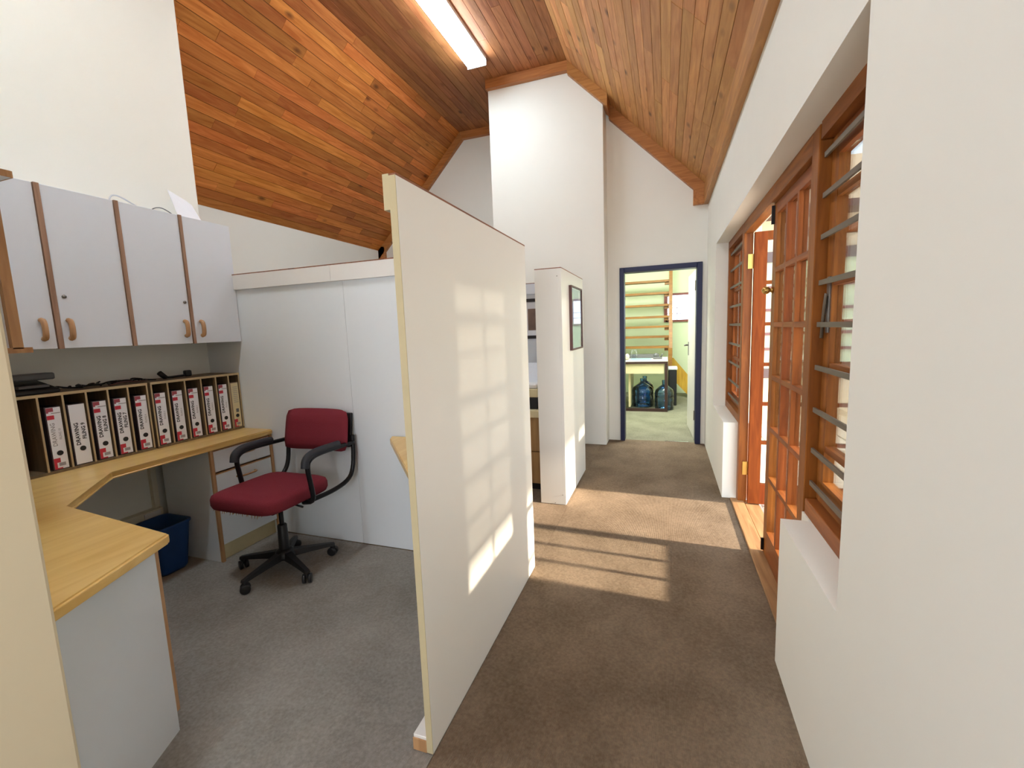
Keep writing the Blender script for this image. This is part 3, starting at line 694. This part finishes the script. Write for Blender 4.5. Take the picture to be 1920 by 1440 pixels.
file_unit(DV1, 'pigeonhole file shelf on the desk, left unit with an empty first slot')
file_unit(DV2, 'pigeonhole file shelf on the desk, right unit against the white partition')
SP = Matrix(((0, 0, 1), (0, -1, 0), (1, 0, 0))).transposed()
def spine_m(y, z, x): 
    mm = Matrix(((0, 0, 1), (0, -1, 0), (1, 0, 0))).to_4x4(); mm.translation = Vector((x, y, z)); return mm
def binder(y0, w, style, num, label, htop=0.0):
    """origin at the foot of the spine's left edge; local x out of the shelf, y along the row"""
    z0 = 0.754; h = 0.312+htop; xf = FXF-0.006
    bmat = M['binder_beige'] if style == 'beige' else M['binder']
    t = thing('binder', label, 'binder', (xf-0.12, y0+w/2, z0), group='lever arch binders in the file shelves')
    bm = bmesh.new()
    abox(bm, xf-0.26, xf-0.002, y0, y0+0.003, z0, z0+h); abox(bm, xf-0.26, xf-0.002, y0+w-0.003, y0+w, z0, z0+h)
    link('covers', bm, bmat, t)
    box('spine', xf-0.003, xf, y0, y0+w, z0, z0+h, bmat, t)
    box('paper_block', xf-0.24, xf-0.03, y0+0.006, y0+w*0.7, z0+0.008, z0+h-0.012, M['paper'], t)
    a0, a1 = y0+0.005, y0+w-0.001
    lab = box('spine_label', xf, xf+0.0008, a0, a1, z0+0.004, z0+h-0.004, M['cream'] if style == 'beige' else M['paper'], t)
    X = xf+0.0009
    cyl = y0+w*0.55
    tube('finger_hole', [(X, cyl, z0+0.082), (X+0.0012, cyl, z0+0.082)], 0.0125, M['black'], t, n=16, smooth=False)
    if style in ('print', 'faint', 'beige'):
        if style != 'beige':
            box('red_mark', X, X+0.0004, a0, a0+w*0.45, z0+h-0.024, z0+h-0.005, M['redtop'], t)
            box('red_mark', X, X+0.0004, a0, a0+w*0.14, z0+h-0.030, z0+h-0.024, M['redtop'], t)
            box('grey_line', X, X+0.0004, a0+w*0.30, a1-0.002, z0+h-0.034, z0+h-0.030, M['greyprint'], t)
            box('red_mark', X, X+0.0004, a0, a0+w*0.45, z0+h-0.062, z0+h-0.042, M['red'], t)
        box('red_mark', X, X+0.0004, a0, a0+w*0.42, z0+0.036, z0+0.058, M['red'], t)
        box('red_mark', X, X+0.0004, a0, a0+w*0.18, z0+0.010, z0+0.036, M['red'], t)
        box('red_mark', X, X+0.0004, a0, a0+w*0.50, z0+0.004, z0+0.010, M['red'], t)
        box('grey_print', X, X+0.0004, a0+w*0.30, a0+w*0.72, z0+0.018, z0+0.034, M['greyprint'], t)
    if style == 'beige':
        for k in range(9): box('print_line', X, X+0.0003, a0+w*0.2, a0+w*0.78, z0+h-0.03-0.013*k, z0+h-0.033-0.013*k, M['faint'], t)
        box('print_mark', X, X+0.0003, a0+w*0.35, a0+w*0.7, z0+0.105, z0+0.13, M['greydark'], t)
    else:
        mt = M['faint'] if style == 'faint' else M['ink']
        zc = z0+0.158 if style == 'plain' else z0+0.175
        big = style == 'plain'
        text('lettering', 'DRAWING', 0.0235, spine_m(y0+w*0.36, zc, X), mt, t, 0.0002 if style == 'faint' else 0.0007, 1.02)
        if num:
            small = num[0] == 's'
            text('lettering', 'FILING '+num.lstrip('s'), 0.013 if small else 0.0225, spine_m(y0+w*0.75, zc+(0.0 if small else 0.012), X), M['faint'] if (small or style == 'faint') else mt, t, 0.0 if small else 0.0006)
    return t
BW = 0.062
binder(1.211, 0.060, 'faint', 's10', 'first binder from the left, red corner marks and faded grey spine lettering')
binder(1.296, 0.070, 'plain', '9', 'binder with plain white spine reading DRAWING FILING 9 and no red marks')
binder(1.396, BW, 'print', '8', 'red-marked binder reading DRAWING FILING 8, right of the plain white one')
binder(1.489, BW, 'print', '7', 'red-marked binder reading DRAWING FILING 7, second right of the plain white one')
binder(1.588, BW, 'print', 's6', 'red-marked DRAWING binder in the last slot of the left file shelf')
binder(1.690, BW, 'print', 's5', 'red-marked DRAWING binder in the first slot of the right file shelf')
binder(1.786, BW, 'print', 's4', 'red-marked DRAWING binder in the second slot of the right file shelf')
binder(1.882, BW, 'print', 's3', 'red-marked DRAWING binder in the third slot of the right file shelf')
binder(1.982, BW, 'print', 's2', 'red-marked DRAWING binder in the fourth slot of the right file shelf')
binder(2.079, BW, 'print', 's1', 'red-marked DRAWING binder in the fifth slot of the right file shelf')
binder(2.166, 0.058, 'beige', '', 'cream-labelled beige binder in the last slot, against the white partition')

# telephone equipment on the shelf
t = thing('desk_phone', 'black desk phone with grey top at the left end of the file shelf', 'telephone', (-2.95, 1.23, 1.131))
prism('base', [(-3.03, 1.131), (-2.84, 1.131), (-2.84, 1.15), (-3.03, 1.19)], 'Y', 1.12, 1.30, M['black'], t, bev=0.004)
box('handset', -3.0, -2.93, 1.16, 1.33, 1.192, 1.226, M['greydark'], t, bev=0.008, seg=2)
box('keypad', -2.91, -2.86, 1.16, 1.27, 1.160, 1.172, M['greydark'], t)
bm = bmesh.new(); rc = random.Random(11)
for k in range(7):
    y = 1.31+0.05*k; pts = []
    for q in range(9): pts.append((-2.93+rc.uniform(-0.06, 0.06), y+q*0.016+rc.uniform(-0.02, 0.02), 1.136+abs(rc.gauss(0, 1))*0.010))
    atube(bm, smoothpts(pts, 2), 0.0045, 6)
tag(link('cable_bundle', bm, M['black'], smooth=True), 'tangle of black cables on the left file shelf beside the desk phone', 'cables')
tag(tube('red_cable', smoothpts([(-2.83, 1.50, 1.136), (-2.835, 1.56, 1.15), (-2.84, 1.66, 1.14), (-2.92, 1.735, 1.137)], 2), 0.004, M['framebrown'], n=6), 'dark red cable trailing off the black cable tangle', 'cable')
t = thing('telephone_handset', 'black telephone handset lying on the right file shelf', 'telephone', (-2.94, 1.90, 1.131))
tube('grip', smoothpts([(-2.95, 1.85, 1.141), (-2.95, 1.90, 1.138), (-2.95, 1.98, 1.141)], 1), 0.007, M['black'], t)
tube('earpiece', [(-2.95, 1.86, 1.136), (-2.95, 1.825, 1.172)], 0.015, M['black'], t, n=12)
box('mouthpiece', -2.968, -2.935, 1.975, 2.015, 1.132, 1.172, M['black'], t, bev=0.008, seg=2)

# ================================================================ OFFICE CHAIR
ch = thing('office_chair', 'maroon fabric swivel chair with black armrests beside the corner desk', 'chair', (-2.12, 1.86, 0), math.radians(0), local=True)
# local frame: x = image right (sitter's left), front of the chair towards -y
ORG[ch.name] = Vector((0, 0, 0))
def rbox(name, x0, x1, y0, y1, z0, z1, mat, bev, taper=0.0, shear=0.0, dome=0.0, parent=ch):
    bm = bmesh.new(); abox(bm, x0, x1, y0, y1, z0, z1)
    bmesh.ops.subdivide_edges(bm, edges=bm.edges[:], cuts=5, use_grid_fill=True)
    for v in bm.verts:
        u = (v.co.x-(x0+x1)/2)/((x1-x0)/2); w_ = (v.co.y-(y0+y1)/2)/((y1-y0)/2); q = (v.co.z-z0)/(z1-z0)
        v.co.z += dome*(1-u*u)*(1-w_*w_)*q
        v.co.y += shear*q
    bm2 = bm
    es = [e for e in bm.edges if len(e.link_faces) == 2 and e.calc_face_angle() > 1.0]
    bmesh.ops.bevel(bm, geom=es, offset=bev, segments=3, affect='EDGES', profile=0.5)
    return link(name, bm2, mat, parent, smooth=True)
# seat: rounded front corners
bm = bmesh.new(); NS = 40; outline = []
hw, hd = 0.235, 0.232; SCX, SCY = 0.0, -0.045
for k in range(NS):
    a_ = 2*PI*k/NS; cx_, sn = math.cos(a_), math.sin(a_); ex = 0.32
    outline.append((SCX+hw*math.copysign(abs(cx_)**ex, cx_), SCY+hd*math.copysign(abs(sn)**ex, sn)))
prof = [(0.86, 0.448), (0.97, 0.452), (1.0, 0.470), (1.0, 0.500), (0.975, 0.518), (0.90, 0.528), (0.6, 0.532), (0.25, 0.532)]
rg = [[bm.verts.new((SCX+(x-SCX)*s_, SCY+(y-SCY)*s_, z)) for x, y in outline] for s_, z in prof]
for r0, r1 in zip(rg, rg[1:]):
    for k in range(NS): bm.faces.new((r0[k], r0[(k+1) % NS], r1[(k+1) % NS], r1[k]))
bm.faces.new(rg[0]); bm.faces.new(rg[-1])
seat = link('seat', bm, M['fabric'], ch, smooth=True)
# frayed fabric under the front edge
bm = bmesh.new(); rf = random.Random(4)
for k in range(26):
    x = -0.17+0.35*k/26+rf.uniform(-0.006, 0.006); l = rf.uniform(0.006, 0.022)
    atube(bm, [(x, -0.262+rf.uniform(0, 0.012), 0.456), (x+rf.uniform(-0.006, 0.006), -0.262, 0.452-l)], [0.004, 0.001], 4)
link('frayed_lining', bm, M['oak_edge'], seat, kind='stuff')
rbox('seat_pan', -0.17, 0.17, -0.20, 0.14, 0.425, 0.449, M['black'], 0.008)
# backrest cushion curved
bm = bmesh.new(); nx_, nz_ = 12, 6; grid = {}
for side in (0, 1):
    for i in range(nx_+1):
        for j in range(nz_+1):
            u = -1+2*i/nx_; q = j/nz_
            x = 0.046+u*0.25*(1-0.03*q); z = 0.648+0.257*q
            yb = 0.285+0.045*q - 0.03*u*u
            ed = min(1-abs(u), min(q, 1-q)*1.1); th = 0.028*min(1, (ed/0.09))**0.5 if ed > 0 else 0
            x += (0.046-x)*0.06*abs(2*q-1)**6; z -= 0.014*math.copysign(1, q-0.5)*abs(u)**8*(abs(2*q-1)**2)
            grid[side, i, j] = bm.verts.new((x, yb + (th if side else -th-0.001), z))
for side in (0, 1):
    for i in range(nx_):
        for j in range(nz_): bm.faces.new((grid[side, i, j], grid[side, i+1, j], grid[side, i+1, j+1], grid[side, i, j+1]))
for i in range(nx_):
    for j in (0, nz_): bm.faces.new((grid[0, i, j], grid[0, i+1, j], grid[1, i+1, j], grid[1, i, j]))
for j in range(nz_):
    for i in (0, nx_): bm.faces.new((grid[0, i, j], grid[0, i, j+1], grid[1, i, j+1], grid[1, i, j]))
link('backrest', bm, M['fabric'], ch, smooth=True)
rbox('backrest_shell', -0.155, 0.265, 0.318, 0.334, 0.665, 0.875, M['black'], 0.006, shear=0.035)
# side frames: loop tube on each side
def side_frame(sx_):
    x = sx_*0.262+0.018
    xa = x
    pts = [(sx_*0.20, -0.02, 0.435), (x, -0.02, 0.445), (xa, -0.035, 0.55), (xa, -0.052, 0.66), (xa, -0.02, 0.695), (xa, 0.06, 0.705), (xa, 0.20, 0.700), (xa, 0.33, 0.695)]
    tube('arm_frame', smoothpts(pts, 2), 0.0135, M['blackmetal'], ch, n=10)
    tube('armrest', smoothpts([(xa, -0.066, 0.650), (xa, -0.058, 0.695), (xa, -0.01, 0.718), (xa, 0.06, 0.722), (xa, 0.20, 0.718)], 2), [0.021]*17 if False else 0.021, M['armpad'], ch, n=10)
    tube('back_upright', smoothpts([(xa*0.98, 0.335, 0.74), (xa, 0.33, 0.66), (xa, 0.315, 0.54), (xa, 0.27, 0.475), (xa*0.93, 0.16, 0.445), (xa*0.8, 0.02, 0.435)], 2), 0.0135, M['blackmetal'], ch, n=10)
side_frame(-1); side_frame(1)
tube('cross_bar', [(-0.24, 0.338, 0.70), (0.27, 0.338, 0.70)], 0.010, M['blackmetal'], ch)
tube('cross_bar', [(-0.20, 0.02, 0.433), (0.22, 0.02, 0.433)], 0.012, M['blackmetal'], ch)
# mechanism, column
rbox('tilt_mechanism', -0.07, 0.07, -0.10, 0.10, 0.375, 0.425, M['black'], 0.012)
tube('lever', [(0.05, 0.02, 0.40), (0.15, 0.02, 0.385)], 0.006, M['black'], ch)
lathe('gas_column', [(0.012, 0.26), (0.013, 0.262), (0.013, 0.38)], 0, 0, M['blackmetal'], ch, 16)
lathe('column_sleeve', [(0.028, 0.09), (0.030, 0.10), (0.026, 0.27), (0.020, 0.275)], 0, 0, M['black'], ch, 20)
lathe('hub', [(0.055, 0.072), (0.058, 0.085), (0.048, 0.115), (0.030, 0.125)], 0, 0, M['black'], ch, 20)
for k, ad in enumerate((-92, -20, 52, 124, 196)):
    A_ = math.radians(ad); c_, s_ = math.cos(A_), math.sin(A_)
    bm = bmesh.new(); ring = []
    for rr_, hw_, z0_, z1_ in ((0.03, 0.028, 0.072, 0.115), (0.12, 0.022, 0.070, 0.100), (0.22, 0.017, 0.064, 0.086), (0.275, 0.015, 0.060, 0.076)):
        ring.append([bm.verts.new((c_*rr_-s_*w_, s_*rr_+c_*w_, z)) for w_, z in ((-hw_, z0_), (hw_, z0_), (hw_*0.7, z1_), (-hw_*0.7, z1_))])
    for r0, r1 in zip(ring, ring[1:]):
        for q in range(4): bm.faces.new((r0[q], r0[(q+1) % 4], r1[(q+1) % 4], r1[q]))
    bm.faces.new(ring[0]); bm.faces.new(ring[-1])
    lg = link('base_leg', bm, M['black'], ch)
    ex, ey = c_*0.262, s_*0.262; wa = A_+0.9
    cst = box('caster_fork', ex-0.012, ex+0.012, ey-0.012, ey+0.012, 0.030, 0.062, M['black'], lg, bev=0.004)
    for sgn in (-1, 1):
        px, py = ex+sgn*math.cos(wa)*0.015, ey+sgn*math.sin(wa)*0.015
        dx, dy = math.cos(wa)*0.009, math.sin(wa)*0.009
        tube('caster_wheel', [(px-dx, py-dy, 0.0265), (px-dx*0.8, py-dy*0.8, 0.0265), (px+dx*0.8, py+dy*0.8, 0.0265), (px+dx, py+dy, 0.0265)], [0.020, 0.026, 0.026, 0.020], M['black'], lg, n=16)

# ================================================================ STORE ROOM
t = thing('work_table', 'dark framed white topped work table in the green store room', 'table', (-0.6, 7.7, 0))
TX0, TX1, TY0, TY1 = -1.25, 0.035, 7.14, 8.05
box('tabletop', TX0, TX1, TY0, TY1, 0.79, 0.80, M['white'], t)
box('top_frame', TX0, TX1, TY0-0.002, TY0+0.04, 0.755, 0.789, M['darktable'], t)
box('top_frame', TX1-0.04, TX1, TY0+0.041, TY1, 0.755, 0.789, M['darktable'], t)
box('apron', TX0+0.05, TX1-0.055, TY0+0.02, TY0+0.04, 0.60, 0.754, M['cream'], t)
for x in (TX0, TX1-0.045):
    for y in (TY0, TY1-0.045): box('leg', x, x+0.045, y, y+0.045, 0.0, 0.754, M['darktable'], t)
box('leg', -0.69, -0.645, TY0+0.3, TY0+0.345, 0.0, 0.754, M['darktable'], t)
box('foot_rail', TX0+0.046, TX1-0.046, TY0, TY0+0.04, 0.0, 0.045, M['darktable'], t)
box('side_board', -0.56, -0.53, TY0+0.1, TY1-0.1, 0.05, 0.754, M['cream'], t)
def bottle(x, y, sc, label):
    o = lathe('water_bottle', [(0.110*sc, 0.0), (0.135*sc, 0.01), (0.138*sc, 0.03), (0.131*sc, 0.10), (0.138*sc, 0.12), (0.138*sc, 0.19), (0.131*sc, 0.20), (0.138*sc, 0.21), (0.138*sc, 0.27), (0.125*sc, 0.32), (0.075*sc, 0.37), (0.034*sc, 0.395), (0.030*sc, 0.43), (0.034*sc, 0.44), (0.034*sc, 0.47), (0.030*sc, 0.475)], x, y, M['bottle'], None, 24)
    return tag(o, label, 'bottle', 'blue water cooler bottles')
bottle(-0.36, 7.62, 1.25, 'larger blue water cooler bottle fully under the table')
bottle(-0.015, 7.38, 1.05, 'blue water cooler bottle standing behind the table front leg')
bottle(-0.34, 7.97, 1.1, 'blue water cooler bottle at the back under the table')
t = thing('storage_box', 'black storage box with grey white lid beside the store table', 'box', (0.11, 7.88, 0))
box('body', 0.05, 0.18, 7.72, 8.04, 0.0, 0.60, M['black'], t, bev=0.01)
box('lid', 0.04, 0.19, 7.71, 8.05, 0.601, 0.64, M['greenlamp'], t, bev=0.008)
tag(box('drawing_mat', -0.54, -0.22, 7.20, 7.60, 0.801, 0.812, M['teal']), 'flat pale teal mat lying on the store table', 'mat')
tag(box('grey_tray', -0.75, -0.10, 7.78, 7.98, 0.801, 0.86, M['greydark'], bev=0.006), 'low grey tray along the back of the store table', 'tray')
t = thing('tape_dispenser', 'dark desk tape dispenser on the right end of the store table', 'dispenser', (-0.12, 7.55, 0.801))
box('base', -0.19, -0.05, 7.50, 7.58, 0.801, 0.835, M['greydark'], t, bev=0.006)
tube('tape_roll', [(-0.15, 7.52, 0.86), (-0.15, 7.56, 0.86)], 0.038, M['greydark'], t, n=16)
tube('cutter', [(-0.07, 7.54, 0.834), (-0.045, 7.54, 0.885)], 0.010, M['greydark'], t)
bm_ = lathe('glass_jar', [(0.05, 0.801), (0.055, 0.81), (0.055, 0.91), (0.042, 0.925), (0.045, 0.95)], -0.50, 7.66, M['frostplate'], None, 16)
tag(bm_, 'clear glass jar on the store table behind the teal mat', 'jar')
t = thing('paper_cup_stack', 'small dark cup with crumpled tissue at the left of the store table', 'cup', (-0.62, 7.45, 0.801))
lathe('cup', [(0.03, 0.8025), (0.04, 0.89), (0.042, 0.895)], -0.61, 7.5, M['black'], t, 14)
bmk = bmesh.new(); bmesh.ops.create_icosphere(bmk, subdivisions=2, radius=0.045, matrix=Matrix.Translation((-0.60, 7.39, 0.860)))
for v in bmk.verts: v.co += Vector((rf.uniform(-0.008, 0.008), rf.uniform(-0.008, 0.008), rf.uniform(-0.01, 0.01)))
link('tissue', bmk, M['peach'], t)
# staircase
t = thing('staircase', 'open pine staircase climbing across the green store room', 'staircase', (-0.4, 8.4, 0))
sts = [(0.975, 8.16), (1.16, 8.24), (1.34, 8.32), (1.515, 8.40), (1.72, 8.48), (1.93, 8.56), (2.14, 8.64)]
prs = []
for z83, y in sts:
    z = 1.35+(z83-1.35)*y/8.3
    box('tread', -1.05, 0.055, y+0.02, y+0.24, z-0.038, z, M['tread'], t)
    box('cleat', -0.02, 0.054, y+0.06, y+0.20, z-0.085, z-0.039, M['tread'], t)
def zc_(z83, y): return 1.35+(z83-1.35)*y/8.3
prism('stringer', [(8.14, zc_(0.80, 8.14)), (8.28, zc_(0.80, 8.14)), (8.98, zc_(2.5, 8.98)), (8.78, zc_(2.5, 8.98))], 'X', 0.056, 0.115, M['tread'], t)
box('newel', 0.045, 0.11, 8.07, 8.13, 0.0, 0.95, M['tread'], t)
prism('lower_stringer', [(0.08, 0.74), (0.14, 0.74), (0.60, 0.16), (0.60, 0.0), (0.44, 0.0), (0.06, 0.42)], 'Y', 8.60, 8.64, M['tread_yellow'], t)
# store window
w = struct(box('window_4', 0.0, 0.86, 9.16, 9.22, 1.40, 1.44, M['redbrown']))
box('frame_head', 0.0, 0.86, 9.16, 9.22, 1.91, 1.95, M['redbrown'], w)
box('frame_side', -0.03, 0.035, 9.16, 9.22, 1.40, 1.95, M['redbrown'], w)
box('frame_side', 0.80, 0.86, 9.16, 9.22, 1.44, 1.91, M['redbrown'], w)
box('mullion', 0.425, 0.452, 9.16, 9.22, 1.44, 1.91, M['redbrown'], w)
for x in (0.21, 0.63): box('security_bar', x-0.005, x+0.005, 9.17, 9.18, 1.44, 1.91, M['redbrown'], w)
for z in (1.56, 1.67): box('security_bar', 0.035, 0.80, 9.18, 9.19, z-0.005, z+0.005, M['redbrown'], w)
for x0, x1 in ((0.035, 0.425), (0.452, 0.80)): box('pane', x0, x1, 9.20, 9.204, 1.44, 1.91, M['frostplate'], w)
